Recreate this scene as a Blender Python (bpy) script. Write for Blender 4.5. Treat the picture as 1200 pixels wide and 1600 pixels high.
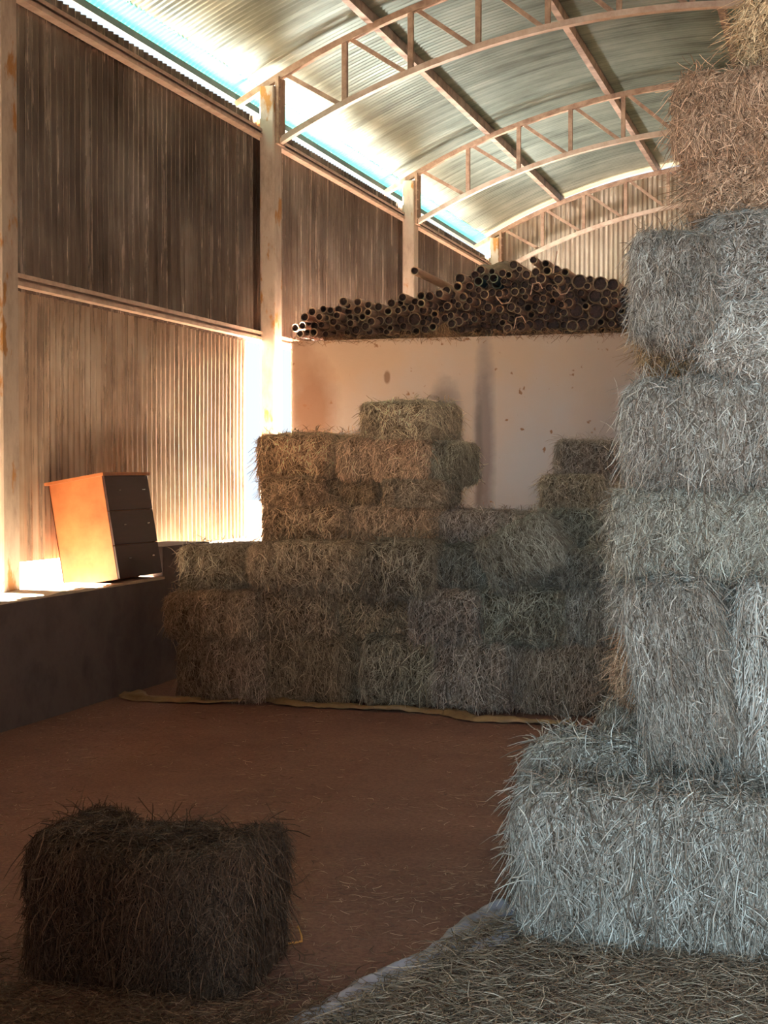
import bpy, math, random
import numpy as np
from mathutils import Vector, Matrix

for o in list(bpy.data.objects):
    bpy.data.objects.remove(o)
scene = bpy.context.scene
C = scene.collection

# ------------------------------------------------------------------ camera
F, CX, CY = 2400.0, 600.0, 800.0
H = 1.6
YAW = math.radians(16.7)
PITCH = math.atan(63.0 / F)
cam_d = bpy.data.cameras.new('camera')
cam = bpy.data.objects.new('camera', cam_d)
C.objects.link(cam)
cam.location = (0, 0, H)
cam.rotation_euler = (math.pi / 2 - PITCH, 0, YAW)
cam_d.sensor_fit = 'VERTICAL'
cam_d.sensor_height = 36
cam_d.lens = 36 * F / 1600.0
cam_d.clip_start = 0.05
scene.camera = cam

fwd = np.array([-math.sin(YAW) * math.cos(PITCH), math.cos(YAW) * math.cos(PITCH), -math.sin(PITCH)])
rgt = np.array([math.cos(YAW), math.sin(YAW), 0.0])
upv = np.cross(rgt, fwd)
ORG = np.array([0, 0, H])


def ray(x, y):
    return fwd * F + rgt * (x - CX) - upv * (y - CY)


def at_y(x, y, Y):      # point of the photograph on the cross plane at depth Y
    r = ray(x, y)
    return ORG + r * (Y / r[1])


def at_x(x, y, X):      # ... on the long plane at X
    r = ray(x, y)
    return ORG + r * (X / r[0])


def at_z(x, y, Z=0.0):  # ... on the level plane at Z
    r = ray(x, y)
    return ORG + r * ((Z - H) / r[2])


# ------------------------------------------------------------------ world, sun, daylight
scene.view_settings.view_transform = 'Standard'
scene.view_settings.look = 'None'
scene.view_settings.gamma = 1
scene.view_settings.use_curve_mapping = False
scene.view_settings.exposure = 0.0

world = bpy.data.worlds.new('sky')
scene.world = world
world.use_nodes = True
wn = world.node_tree.nodes
bg = wn['Background']
bg.inputs['Color'].default_value = (0.80, 0.90, 1.0, 1)
bg.inputs['Strength'].default_value = 1.2

SUN_EL, SUN_AZ = math.radians(17.5), math.radians(0)
sun_d = bpy.data.lights.new('sun', 'SUN')
sun = bpy.data.objects.new('sun', sun_d)
C.objects.link(sun)
sd = Vector((math.cos(SUN_EL) * math.cos(SUN_AZ), math.cos(SUN_EL) * math.sin(SUN_AZ), -math.sin(SUN_EL)))
sun.rotation_euler = sd.to_track_quat('-Z', 'Y').to_euler()
sun.location = (-20, 0, 12)
sun_d.energy = 350
sun_d.angle = math.radians(0.6)
sun_d.color = (1.0, 0.88, 0.72)


def area(name, loc, look, sx, sy, energy, color, spread=180):
    d = bpy.data.lights.new(name, 'AREA')
    d.shape = 'RECTANGLE'
    d.size, d.size_y = sx, sy
    d.energy = energy
    d.color = color
    d.spread = math.radians(spread)
    o = bpy.data.objects.new(name, d)
    C.objects.link(o)
    o.location = loc
    o.rotation_euler = Vector(look).to_track_quat('-Z', 'Z').to_euler()
    return o


# daylight that enters through the open barn front behind the camera
area('door_daylight', (-0.5, -3.2, 2.0), (0.03, 1, -0.05), 3.0, 3.0, 1300, (0.56, 0.80, 1.0))
# daylight that enters through the open side between the columns
area('side_daylight', (-6.1, 15.9, 1.7), (1, -0.25, 0.25), 4.0, 1.7, 850, (1.0, 0.95, 0.88))
area('ground_daylight', (-6.35, 15.2, 0.25), (0.38, 0, 1), 2.8, 0.9, 3200, (1.0, 0.97, 0.92), 110)
area('ground_daylight', (-6.35, 20.7, 0.25), (0.38, 0, 1), 2.4, 0.9, 1800, (1.0, 0.98, 0.92), 110)
# daylight thrown up from the sunlit ground through the slot over the low wall
area('slot_daylight', (-5.78, 9.4, 0.72), (1, 0, 0.55), 7.0, 0.35, 30, (1.0, 0.84, 0.66))

# ------------------------------------------------------------------ materials


def mat(name):
    m = bpy.data.materials.new(name)
    m.use_nodes = True
    nt = m.node_tree
    b = nt.nodes['Principled BSDF']
    return m, nt, b


def N(nt, kind, **kw):
    n = nt.nodes.new(kind)
    for k, v in kw.items():
        if k in n.inputs:
            n.inputs[k].default_value = v
        else:
            setattr(n, k, v)
    return n


def ramp(nt, stops, interp='LINEAR'):
    r = nt.nodes.new('ShaderNodeValToRGB')
    r.color_ramp.interpolation = interp
    e = r.color_ramp.elements
    while len(e) < len(stops):
        e.new(0.5)
    for i, (p, c) in enumerate(stops):
        e[i].position = p
        e[i].color = (c[0], c[1], c[2], 1) if len(c) == 3 else c
    return r


def noise_mat(name, c1, c2, scale=5, rough=0.7, metal=0.0, bump=0.0, stretch=(1, 1, 1), c3=None, detail=6, spec=0.5):
    m, nt, b = mat(name)
    tc = N(nt, 'ShaderNodeTexCoord')
    mp = N(nt, 'ShaderNodeMapping')
    mp.inputs['Scale'].default_value = stretch
    nt.links.new(tc.outputs['Object'], mp.inputs['Vector'])
    no = N(nt, 'ShaderNodeTexNoise', Scale=scale, Detail=detail, Roughness=0.65)
    nt.links.new(mp.outputs[0], no.inputs['Vector'])
    st = [(0.35, c1), (0.65, c2)] if c3 is None else [(0.3, c1), (0.5, c2), (0.68, c3)]
    r = ramp(nt, st)
    nt.links.new(no.outputs['Fac'], r.inputs[0])
    nt.links.new(r.outputs[0], b.inputs['Base Color'])
    b.inputs['Roughness'].default_value = rough
    b.inputs['Metallic'].default_value = metal
    b.inputs['Specular IOR Level'].default_value = spec
    if bump:
        bp = N(nt, 'ShaderNodeBump', Strength=bump, Distance=0.01)
        nt.links.new(no.outputs['Fac'], bp.inputs['Height'])
        nt.links.new(bp.outputs[0], b.inputs['Normal'])
    return m


M_floor, nt, b = mat('packed_earth')
tc = N(nt, 'ShaderNodeTexCoord')
n1 = N(nt, 'ShaderNodeTexNoise', Scale=1.3, Detail=8, Roughness=0.7)
n2 = N(nt, 'ShaderNodeTexNoise', Scale=55, Detail=5, Roughness=0.8)
nt.links.new(tc.outputs['Object'], n1.inputs['Vector'])
nt.links.new(tc.outputs['Object'], n2.inputs['Vector'])
r1 = ramp(nt, [(0.3, (0.22, 0.10, 0.068)), (0.7, (0.33, 0.165, 0.115))])
r2 = ramp(nt, [(0.35, (0.5, 0.45, 0.42)), (0.6, (1.0, 1.0, 1.0))])
nt.links.new(n1.outputs['Fac'], r1.inputs[0])
nt.links.new(n2.outputs['Fac'], r2.inputs[0])
mx = N(nt, 'ShaderNodeMix', data_type='RGBA', blend_type='MULTIPLY')
mx.inputs[0].default_value = 0.8
nt.links.new(r1.outputs[0], mx.inputs[6])
nt.links.new(r2.outputs[0], mx.inputs[7])
nt.links.new(mx.outputs[2], b.inputs['Base Color'])
b.inputs['Roughness'].default_value = 0.85
bp = N(nt, 'ShaderNodeBump', Strength=0.5, Distance=0.01)
nt.links.new(n2.outputs['Fac'], bp.inputs['Height'])
nt.links.new(bp.outputs[0], b.inputs['Normal'])

M_ground = noise_mat('dry_ground', (0.13, 0.095, 0.065), (0.19, 0.14, 0.10), 2, 0.9)
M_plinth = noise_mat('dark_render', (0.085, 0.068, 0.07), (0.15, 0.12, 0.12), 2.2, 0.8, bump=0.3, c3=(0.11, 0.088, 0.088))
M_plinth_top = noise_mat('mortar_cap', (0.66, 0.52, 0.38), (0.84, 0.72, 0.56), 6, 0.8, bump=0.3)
M_column = noise_mat('column_concrete', (0.30, 0.23, 0.18), (0.56, 0.47, 0.39), 3.0, 0.8, bump=0.3, stretch=(1, 1, 0.5), c3=(0.66, 0.58, 0.50))


def column_mat():
    m, nt, b = mat('stained_concrete')
    tc = N(nt, 'ShaderNodeTexCoord')
    mp = N(nt, 'ShaderNodeMapping')
    mp.inputs['Scale'].default_value = (3, 3, 1.2)
    nt.links.new(tc.outputs['Object'], mp.inputs['Vector'])
    n1 = N(nt, 'ShaderNodeTexNoise', Scale=2.4, Detail=8, Roughness=0.7)
    n2 = N(nt, 'ShaderNodeTexNoise', Scale=1.7, Detail=5, Roughness=0.6)
    nt.links.new(mp.outputs[0], n1.inputs['Vector'])
    mp2 = N(nt, 'ShaderNodeMapping')
    mp2.inputs['Location'].default_value = (4.2, 1.1, 7.0)
    nt.links.new(mp.outputs[0], mp2.inputs['Vector'])
    nt.links.new(mp2.outputs[0], n2.inputs['Vector'])
    r1 = ramp(nt, [(0.3, (0.36, 0.27, 0.21)), (0.55, (0.58, 0.48, 0.40))])
    r2 = ramp(nt, [(0.57, (0, 0, 0)), (0.62, (1, 1, 1))])
    nt.links.new(n1.outputs['Fac'], r1.inputs[0])
    nt.links.new(n2.outputs['Fac'], r2.inputs[0])
    mx = N(nt, 'ShaderNodeMix', data_type='RGBA')
    nt.links.new(r2.outputs[0], mx.inputs[0])
    nt.links.new(r1.outputs[0], mx.inputs[6])
    mx.inputs[7].default_value = (0.42, 0.20, 0.06, 1)
    nt.links.new(mx.outputs[2], b.inputs['Base Color'])
    b.inputs['Roughness'].default_value = 0.8
    bp = N(nt, 'ShaderNodeBump', Strength=0.3, Distance=0.01)
    nt.links.new(n1.outputs['Fac'], bp.inputs['Height'])
    nt.links.new(bp.outputs[0], b.inputs['Normal'])
    return m


M_column = column_mat()
M_steel = noise_mat('rusty_painted_steel', (0.24, 0.13, 0.085), (0.46, 0.30, 0.21), 9, 0.6, 0.1, 0.2)
M_steel_lt = noise_mat('pale_painted_steel', (0.45, 0.30, 0.22), (0.62, 0.47, 0.38), 7, 0.6, 0.1, 0.2)
M_purlin = noise_mat('purlin_steel', (0.12, 0.07, 0.05), (0.36, 0.24, 0.18), 5, 0.6, 0.1)
M_gutter = noise_mat('dark_gutter_steel', (0.02, 0.03, 0.03), (0.05, 0.06, 0.055), 5, 0.5, 0.3)


def sheet_mat(name, cols, stretch, scale, rough=(0.3, 0.5), metal=0.85):
    m, nt, b = mat(name)
    tc = N(nt, 'ShaderNodeTexCoord')
    mp = N(nt, 'ShaderNodeMapping')
    mp.inputs['Scale'].default_value = stretch
    nt.links.new(tc.outputs['Object'], mp.inputs['Vector'])
    n1 = N(nt, 'ShaderNodeTexNoise', Scale=scale, Detail=7, Roughness=0.7)
    nt.links.new(mp.outputs[0], n1.inputs['Vector'])
    n2 = N(nt, 'ShaderNodeTexNoise', Scale=0.9, Detail=4, Roughness=0.6)
    nt.links.new(tc.outputs['Object'], n2.inputs['Vector'])
    ad = N(nt, 'ShaderNodeMath', operation='ADD')
    nt.links.new(n1.outputs['Fac'], ad.inputs[0])
    nt.links.new(n2.outputs['Fac'], ad.inputs[1])
    hf = N(nt, 'ShaderNodeMath', operation='MULTIPLY')
    hf.inputs[1].default_value = 0.5
    nt.links.new(ad.outputs[0], hf.inputs[0])
    r = ramp(nt, [(0.36, cols[0]), (0.5, cols[1]), (0.64, cols[2])])
    nt.links.new(hf.outputs[0], r.inputs[0])
    nt.links.new(r.outputs[0], b.inputs['Base Color'])
    mr = N(nt, 'ShaderNodeMapRange')
    mr.inputs['To Min'].default_value = rough[0]
    mr.inputs['To Max'].default_value = rough[1]
    nt.links.new(n1.outputs['Fac'], mr.inputs['Value'])
    nt.links.new(mr.outputs[0], b.inputs['Roughness'])
    b.inputs['Metallic'].default_value = metal
    return m


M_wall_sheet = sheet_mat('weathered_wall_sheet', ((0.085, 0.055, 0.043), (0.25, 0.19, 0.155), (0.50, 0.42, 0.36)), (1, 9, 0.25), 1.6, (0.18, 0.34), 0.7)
M_low_sheet_lit = sheet_mat('lit_tan_streaked_sheet', ((0.16, 0.10, 0.07), (0.42, 0.31, 0.22), (0.66, 0.56, 0.44)), (1, 9, 0.25), 1.6, (0.2, 0.36), 0.55)  # tan sheet, lightened to paint in the strong light on the lower sheets
M_gable_sheet = sheet_mat('gable_sheet', ((0.26, 0.18, 0.13), (0.42, 0.33, 0.25), (0.60, 0.52, 0.42)), (9, 1, 0.25), 1.6, (0.4, 0.6), 0.4)
M_roof_sheet = sheet_mat('galvanised_roof_sheet', ((0.18, 0.205, 0.175), (0.34, 0.39, 0.34), (0.52, 0.57, 0.50)), (0.3, 6, 0.3), 1.3, (0.24, 0.40), 0.85)

# translucent turquoise eave sheet
M_teal, nt, b = mat('turquoise_translucent_sheet')
out = nt.nodes['Material Output']
tr = N(nt, 'ShaderNodeBsdfTranslucent')
tr.inputs['Color'].default_value = (0.01, 0.10, 0.08, 1)
b.inputs['Base Color'].default_value = (0.05, 0.19, 0.165, 1)
b.inputs['Roughness'].default_value = 0.35
ms = N(nt, 'ShaderNodeMixShader')
ms.inputs[0].default_value = 0.35
nt.links.new(b.outputs[0], ms.inputs[1])
nt.links.new(tr.outputs[0], ms.inputs[2])
nt.links.new(ms.outputs[0], out.inputs[0])


# plaster of the store room with its water stains and patches (stains have places of their own)
def plaster():
    m, nt, b = mat('stained_plaster')
    tc = N(nt, 'ShaderNodeTexCoord')
    sx = N(nt, 'ShaderNodeSeparateXYZ')
    nt.links.new(tc.outputs['Object'], sx.inputs[0])
    n1 = N(nt, 'ShaderNodeTexNoise', Scale=1.2, Detail=8, Roughness=0.65)
    n2 = N(nt, 'ShaderNodeTexNoise', Scale=7, Detail=6, Roughness=0.7)
    nt.links.new(tc.outputs['Object'], n1.inputs['Vector'])
    nt.links.new(tc.outputs['Object'], n2.inputs['Vector'])
    # earthy splashes above, whitewash lower down
    zz = N(nt, 'ShaderNodeMapRange')
    zz.inputs['From Min'].default_value = 1.75
    zz.inputs['From Max'].default_value = 2.65
    nt.links.new(sx.outputs[2], zz.inputs['Value'])
    a = N(nt, 'ShaderNodeMath', operation='MULTIPLY_ADD')
    nt.links.new(n1.outputs['Fac'], a.inputs[0])
    a.inputs[1].default_value = 1.6
    a.inputs[2].default_value = -0.8
    a2 = N(nt, 'ShaderNodeMath', operation='ADD', use_clamp=True)
    nt.links.new(a.outputs[0], a2.inputs[0])
    nt.links.new(zz.outputs[0], a2.inputs[1])
    mx = N(nt, 'ShaderNodeMix', data_type='RGBA')
    nt.links.new(a2.outputs[0], mx.inputs[0])
    mx.inputs[6].default_value = (0.50, 0.465, 0.46, 1)
    mx.inputs[7].default_value = (0.56, 0.40, 0.29, 1)
    last = mx.outputs[2]

    def stain(px, py, w, h, colr, soft=0.5, amp=0.35, strength=1.0):
        nonlocal last
        c = at_y(px, py, WY)
        v = N(nt, 'ShaderNodeVectorMath', operation='SUBTRACT')
        nt.links.new(tc.outputs['Object'], v.inputs[0])
        v.inputs[1].default_value = (c[0], WY, c[2])
        s = N(nt, 'ShaderNodeVectorMath', operation='MULTIPLY')
        nt.links.new(v.outputs[0], s.inputs[0])
        s.inputs[1].default_value = (1 / w, 0, 1 / h)
        l = N(nt, 'ShaderNodeVectorMath', operation='LENGTH')
        nt.links.new(s.outputs[0], l.inputs[0])
        q = N(nt, 'ShaderNodeMath', operation='MULTIPLY_ADD')
        nt.links.new(n2.outputs['Fac'], q.inputs[0])
        q.inputs[1].default_value = amp * 2
        q.inputs[2].default_value = -amp
        d = N(nt, 'ShaderNodeMath', operation='ADD')
        nt.links.new(l.outputs['Value'], d.inputs[0])
        nt.links.new(q.outputs[0], d.inputs[1])
        r = N(nt, 'ShaderNodeMapRange')
        r.inputs['From Min'].default_value = 1.0 + soft / 2
        r.inputs['From Max'].default_value = 1.0 - soft / 2
        r.inputs['To Max'].default_value = strength
        nt.links.new(d.outputs[0], r.inputs['Value'])
        k = N(nt, 'ShaderNodeMix', data_type='RGBA')
        nt.links.new(r.outputs[0], k.inputs[0])
        nt.links.new(last, k.inputs[6])
        k.inputs[7].default_value = (*colr, 1)
        last = k.outputs[2]
    stain(487, 640, 0.22, 0.42, (0.30, 0.16, 0.10), 0.9, 0.3, 0.9)
    stain(470, 560, 0.12, 0.25, (0.36, 0.21, 0.14), 0.9, 0.4, 0.5)
    stain(757, 690, 0.085, 0.85, (0.22, 0.18, 0.175), 0.9, 0.35, 0.9)
    stain(748, 720, 0.035, 0.55, (0.16, 0.13, 0.125), 0.8, 0.5, 0.7)
    stain(694, 655, 0.13, 0.30, (0.20, 0.165, 0.155), 0.9, 0.3, 1.0)
    stain(706, 730, 0.12, 0.6, (0.25, 0.22, 0.21), 0.9, 0.3, 0.85)
    stain(605, 590, 0.03, 0.055, (0.22, 0.11, 0.06), 0.5, 0.5, 0.8)
    stain(960, 590, 0.3, 0.5, (0.42, 0.31, 0.25), 1.2, 0.4, 0.5)
    n3 = N(nt, 'ShaderNodeTexNoise', Scale=11, Detail=2, Roughness=0.5)
    nt.links.new(tc.outputs['Object'], n3.inputs['Vector'])
    r3 = ramp(nt, [(0.70, (0, 0, 0)), (0.74, (1, 1, 1))])
    nt.links.new(n3.outputs['Fac'], r3.inputs[0])
    k = N(nt, 'ShaderNodeMix', data_type='RGBA')
    nt.links.new(r3.outputs[0], k.inputs[0])
    nt.links.new(last, k.inputs[6])
    k.inputs[7].default_value = (0.30, 0.15, 0.08, 1)
    nt.links.new(k.outputs[2], b.inputs['Base Color'])
    b.inputs['Roughness'].default_value = 0.85
    bp = N(nt, 'ShaderNodeBump', Strength=0.25, Distance=0.01)
    nt.links.new(n2.outputs['Fac'], bp.inputs['Height'])
    nt.links.new(bp.outputs[0], b.inputs['Normal'])
    return m


WY = 13.70
M_plaster = plaster()


def straw_mat(name, stops, tinted=True):
    m, nt, b = mat(name)
    at = N(nt, 'ShaderNodeAttribute', attribute_name='tint')
    r = ramp(nt, stops)
    nt.links.new(at.outputs['Fac'], r.inputs[0])
    oi = N(nt, 'ShaderNodeObjectInfo')
    mx = N(nt, 'ShaderNodeMix', data_type='RGBA', blend_type='MULTIPLY')
    mx.inputs[0].default_value = 1.0
    nt.links.new(r.outputs[0], mx.inputs[6])
    nt.links.new(oi.outputs['Color'], mx.inputs[7])
    nt.links.new(mx.outputs[2], b.inputs['Base Color'])
    b.inputs['Roughness'].default_value = 0.55
    b.inputs['Specular IOR Level'].default_value = 0.35
    return m


STRAW = [(0.0, (0.06, 0.042, 0.03)), (0.3, (0.24, 0.185, 0.14)), (0.65, (0.46, 0.40, 0.33)), (1.0, (0.88, 0.84, 0.75))]
M_straw = straw_mat('straw', STRAW)
M_core, nt, b = mat('pressed_hay')
tc = N(nt, 'ShaderNodeTexCoord')
mp = N(nt, 'ShaderNodeMapping')
mp.inputs['Scale'].default_value = (60, 60, 14)
nt.links.new(tc.outputs['Object'], mp.inputs['Vector'])
n1 = N(nt, 'ShaderNodeTexNoise', Scale=1.0, Detail=6, Roughness=0.8, Distortion=1.5)
nt.links.new(mp.outputs[0], n1.inputs['Vector'])
r = ramp(nt, [(0.35, (0.03, 0.018, 0.011)), (0.65, (0.20, 0.14, 0.085))])
nt.links.new(n1.outputs['Fac'], r.inputs[0])
oi = N(nt, 'ShaderNodeObjectInfo')
mx = N(nt, 'ShaderNodeMix', data_type='RGBA', blend_type='MULTIPLY')
mx.inputs[0].default_value = 1.0
nt.links.new(r.outputs[0], mx.inputs[6])
nt.links.new(oi.outputs['Color'], mx.inputs[7])
nt.links.new(mx.outputs[2], b.inputs['Base Color'])
b.inputs['Roughness'].default_value = 0.9
bp = N(nt, 'ShaderNodeBump', Strength=0.8, Distance=0.02)
nt.links.new(n1.outputs['Fac'], bp.inputs['Height'])
nt.links.new(bp.outputs[0], b.inputs['Normal'])

M_wood_side = noise_mat('orange_varnished_wood', (0.36, 0.115, 0.04), (0.52, 0.20, 0.075), 3, 0.4, stretch=(1, 8, 1.0))
M_wood_front = noise_mat('dark_wood_veneer', (0.035, 0.013, 0.011), (0.05, 0.019, 0.016), 3, 0.45, stretch=(1, 1, 8))
M_handle = noise_mat('chrome', (0.7, 0.7, 0.7), (0.8, 0.8, 0.8), 3, 0.2, 1.0)
M_pipe = noise_mat('rusty_pipe', (0.28, 0.15, 0.11), (0.52, 0.31, 0.22), 14, 0.7, 0.0, 0.3, c3=(0.62, 0.42, 0.30))
M_pipe_in = noise_mat('pipe_inside', (0.085, 0.042, 0.03), (0.15, 0.078, 0.052), 9, 0.8)
M_rim = noise_mat('pipe_rim', (0.52, 0.34, 0.22), (0.72, 0.54, 0.38), 20, 0.7)
M_pipe_blue = noise_mat('dark_blue_pipe', (0.02, 0.05, 0.07), (0.05, 0.10, 0.13), 12, 0.5)
M_rim_pale = noise_mat('pale_rim', (0.35, 0.36, 0.28), (0.5, 0.5, 0.38), 20, 0.6)
M_white_sheet = noise_mat('dirty_white_plastic', (0.22, 0.21, 0.24), (0.36, 0.35, 0.40), 9, 0.4, 0.0, 0.4, c3=(0.45, 0.44, 0.50))
M_yellow = noise_mat('yellow_tarp', (0.24, 0.14, 0.06), (0.38, 0.24, 0.11), 9, 0.55, 0.0, 0.4)
M_sack = noise_mat('brown_sacking', (0.20, 0.12, 0.07), (0.34, 0.22, 0.14), 14, 0.9, 0.0, 0.5)
M_twine = noise_mat('orange_twine', (0.60, 0.27, 0.05), (0.75, 0.38, 0.1), 14, 0.7)


# ------------------------------------------------------------------ helpers
def tag(o, label=None, cat=None, group=None, kind=None):
    if label:
        o['label'] = label
    if cat:
        o['category'] = cat
    if group:
        o['group'] = group
    if kind:
        o['kind'] = kind
    return o


def empty(name, loc=(0, 0, 0)):
    o = bpy.data.objects.new(name, None)
    o.empty_display_size = 0.1
    C.objects.link(o)
    o.location = loc
    return o


def link(name, me, parent=None, loc=None, rel=False):
    o = bpy.data.objects.new(name, me)
    C.objects.link(o)
    if parent is not None:
        o.parent = parent
    if loc is not None:
        o.location = loc
    return o


def mesh(name, verts, faces, mats, smooth=False, mi=None):
    me = bpy.data.meshes.new(name)
    me.from_pydata([tuple(v) for v in verts], [], faces)
    for m in (mats if isinstance(mats, (list, tuple)) else [mats]):
        me.materials.append(m)
    if mi is not None:
        me.polygons.foreach_set('material_index', mi)
    if smooth:
        me.polygons.foreach_set('use_smooth', [True] * len(me.polygons))
    me.update()
    return me


class MB:
    def __init__(s):
        s.v, s.f, s.mi = [], [], []

    def add(s, vs, fs, mi=0):
        n = len(s.v)
        s.v += [tuple(v) for v in vs]
        s.f += [tuple(i + n for i in f) for f in fs]
        s.mi += [mi] * len(fs)
        return s

    def box(s, x0, x1, y0, y1, z0, z1, mi=0, bev=0.0):
        if bev <= 0:
            vs = [(x, y, z) for x in (x0, x1) for y in (y0, y1) for z in (z0, z1)]
            return s.add(vs, [(0, 1, 3, 2), (4, 6, 7, 5), (0, 4, 5, 1), (2, 3, 7, 6), (0, 2, 6, 4), (1, 5, 7, 3)], mi)
        # bevelled in section through z
        a = [(x0 + bev, y0), (x1 - bev, y0), (x1, y0 + bev), (x1, y1 - bev), (x1 - bev, y1), (x0 + bev, y1), (x0, y1 - bev), (x0, y0 + bev)]
        vs = [(x, y, z0) for x, y in a] + [(x, y, z1) for x, y in a]
        fs = [tuple(range(7, -1, -1)), tuple(range(8, 16))] + [(i, (i + 1) % 8, 8 + (i + 1) % 8, 8 + i) for i in range(8)]
        return s.add(vs, fs, mi)

    def bar(s, p, q, w, h, mi=0, upv=(0, 1, 0)):
        p, q = Vector(p), Vector(q)
        d = (q - p).normalized()
        a = d.cross(Vector(upv)).normalized() * (w / 2)
        c = a.cross(d).normalized() * (h / 2)
        vs = [p - a - c, p + a - c, p + a + c, p - a + c, q - a - c, q + a - c, q + a + c, q - a + c]
        return s.add(vs, [(3, 2, 1, 0), (4, 5, 6, 7), (0, 1, 5, 4), (1, 2, 6, 5), (2, 3, 7, 6), (3, 0, 4, 7)], mi)

    def tube(s, pts, r, n=8, mi=0):
        pts = [Vector(p) for p in pts]
        rings = []
        for i, p in enumerate(pts):
            d = (pts[min(i + 1, len(pts) - 1)] - pts[max(i - 1, 0)]).normalized()
            a = d.cross(Vector((0.13, 0.21, 1))).normalized()
            b = d.cross(a)
            rings.append([p + (a * math.cos(t * 2 * math.pi / n) + b * math.sin(t * 2 * math.pi / n)) * r for t in range(n)])
        vs = [v for R in rings for v in R]
        fs = [(i * n + j, i * n + (j + 1) % n, (i + 1) * n + (j + 1) % n, (i + 1) * n + j) for i in range(len(pts) - 1) for j in range(n)]
        fs += [tuple(range(n - 1, -1, -1)), tuple(range((len(pts) - 1) * n, len(pts) * n))]
        return s.add(vs, fs, mi)

    def mesh(s, name, mats, smooth=False):
        return mesh(name, s.v, s.f, mats, smooth, s.mi)

    def obj(s, name, mats, parent=None, smooth=False, loc=None):
        return link(name, s.mesh(name, mats, smooth), parent, loc)


rnd = random.Random(7)

# ------------------------------------------------------------------ measures of the barn
BAY0, BAY = 8.95, 5.02                  # column depths: BAY0 + k*BAY
COLY = [BAY0 + k * BAY - 0.0 for k in range(-2, 4)]
GABLE_Y = COLY[-1] + 0.32
XC = -1.48
COL_IN, COL_OUT = -5.30, -5.45
SH_X = -5.52
R_TOP, TOP_Z = 8.47, 6.33               # top chord of the arch
R_BOT, BOT_Z = 7.95, 5.77
R_ROOF, ROOF_Z = 8.62, 6.49
XR = 2.55


def arc(x, R, Z):
    return Z - R + math.sqrt(R * R - (x - XC) ** 2)


# ------------------------------------------------------------------ structure
fl = MB()
nx, ny = 60, 90
vs = []
for j in range(ny + 1):
    for i in range(nx + 1):
        x = -5.0 + (XR + 5.0) * i / nx
        y = -2.0 + 24.5 * j / ny
        z = -0.004 + 0.004 * math.sin(x * 3.1 + y * 1.7) * math.sin(y * 2.3 - x)
        vs.append((x, y, z))
fs = [(j * (nx + 1) + i, j * (nx + 1) + i + 1, (j + 1) * (nx + 1) + i + 1, (j + 1) * (nx + 1) + i) for j in range(ny) for i in range(nx)]
o = link('floor', mesh('floor', vs, fs, M_floor, True))
tag(o, kind='structure')
g = MB().box(-60, 60, -40, 80, -0.30, -0.03)
tag(g.obj('ground', M_ground), kind='structure')

# low wall on the left, with its mortar cap; it steps up behind the hay stack
YSTEP = 10.68
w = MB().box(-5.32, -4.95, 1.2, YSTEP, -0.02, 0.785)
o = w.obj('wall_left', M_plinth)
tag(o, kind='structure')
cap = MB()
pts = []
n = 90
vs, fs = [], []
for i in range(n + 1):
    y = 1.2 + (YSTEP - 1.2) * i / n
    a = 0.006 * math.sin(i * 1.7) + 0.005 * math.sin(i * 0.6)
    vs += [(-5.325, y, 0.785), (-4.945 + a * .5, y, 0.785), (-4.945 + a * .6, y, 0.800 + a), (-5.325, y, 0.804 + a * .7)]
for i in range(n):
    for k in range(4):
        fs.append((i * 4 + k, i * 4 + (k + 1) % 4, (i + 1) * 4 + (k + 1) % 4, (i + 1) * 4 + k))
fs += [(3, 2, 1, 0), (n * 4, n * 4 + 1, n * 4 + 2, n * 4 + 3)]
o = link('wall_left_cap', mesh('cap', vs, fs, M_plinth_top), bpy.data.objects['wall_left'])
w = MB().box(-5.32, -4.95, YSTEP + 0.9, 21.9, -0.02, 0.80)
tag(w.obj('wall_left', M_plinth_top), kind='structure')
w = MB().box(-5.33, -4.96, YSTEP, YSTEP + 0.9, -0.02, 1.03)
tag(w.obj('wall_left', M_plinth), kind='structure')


# corrugated sheets
def corrugated(name, m, path, along0, along1, axis, pitch=0.09, amp=0.015, ns=8, normal=None):
    """path: list of (a,b) points across; corrugation runs along the path, waves along 'axis'"""
    L = along1 - along0
    cnt = int(L / pitch * ns)
    t = along0 + L * np.arange(cnt + 1) / cnt
    off = amp * np.sin(2 * np.pi * (t - along0) / pitch)
    P = np.array(path, float)
    k = len(P)
    d = np.gradient(P, axis=0)
    d /= np.linalg.norm(d, axis=1)[:, None]
    nn = np.stack([-d[:, 1], d[:, 0]], 1)
    V = np.zeros((k, cnt + 1, 3))
    for i in range(k):
        q = P[i][None, :] + off[:, None] * nn[i][None, :]
        if axis == 'y':      # path in xz
            V[i, :, 0], V[i, :, 1], V[i, :, 2] = q[:, 0], t, q[:, 1]
        else:                # waves along x, path in yz
            V[i, :, 0], V[i, :, 1], V[i, :, 2] = t, q[:, 0], q[:, 1]
    idx = np.arange(k * (cnt + 1)).reshape(k, cnt + 1)
    F_ = np.stack([idx[:-1, :-1], idx[:-1, 1:], idx[1:, 1:], idx[1:, :-1]], -1).reshape(-1, 4)
    me = bpy.data.meshes.new(name)
    me.vertices.add(V.size // 3)
    me.vertices.foreach_set('co', V.reshape(-1))
    me.loops.add(F_.size)
    me.loops.foreach_set('vertex_index', F_.reshape(-1).astype(np.int32))
    me.polygons.add(len(F_))
    me.polygons.foreach_set('loop_start', np.arange(0, F_.size, 4, dtype=np.int32))
    me.materials.append(m)
    me.update(calc_edges=True)
    me.polygons.foreach_set('use_smooth', [True] * len(F_))
    me.update()
    return me


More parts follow.
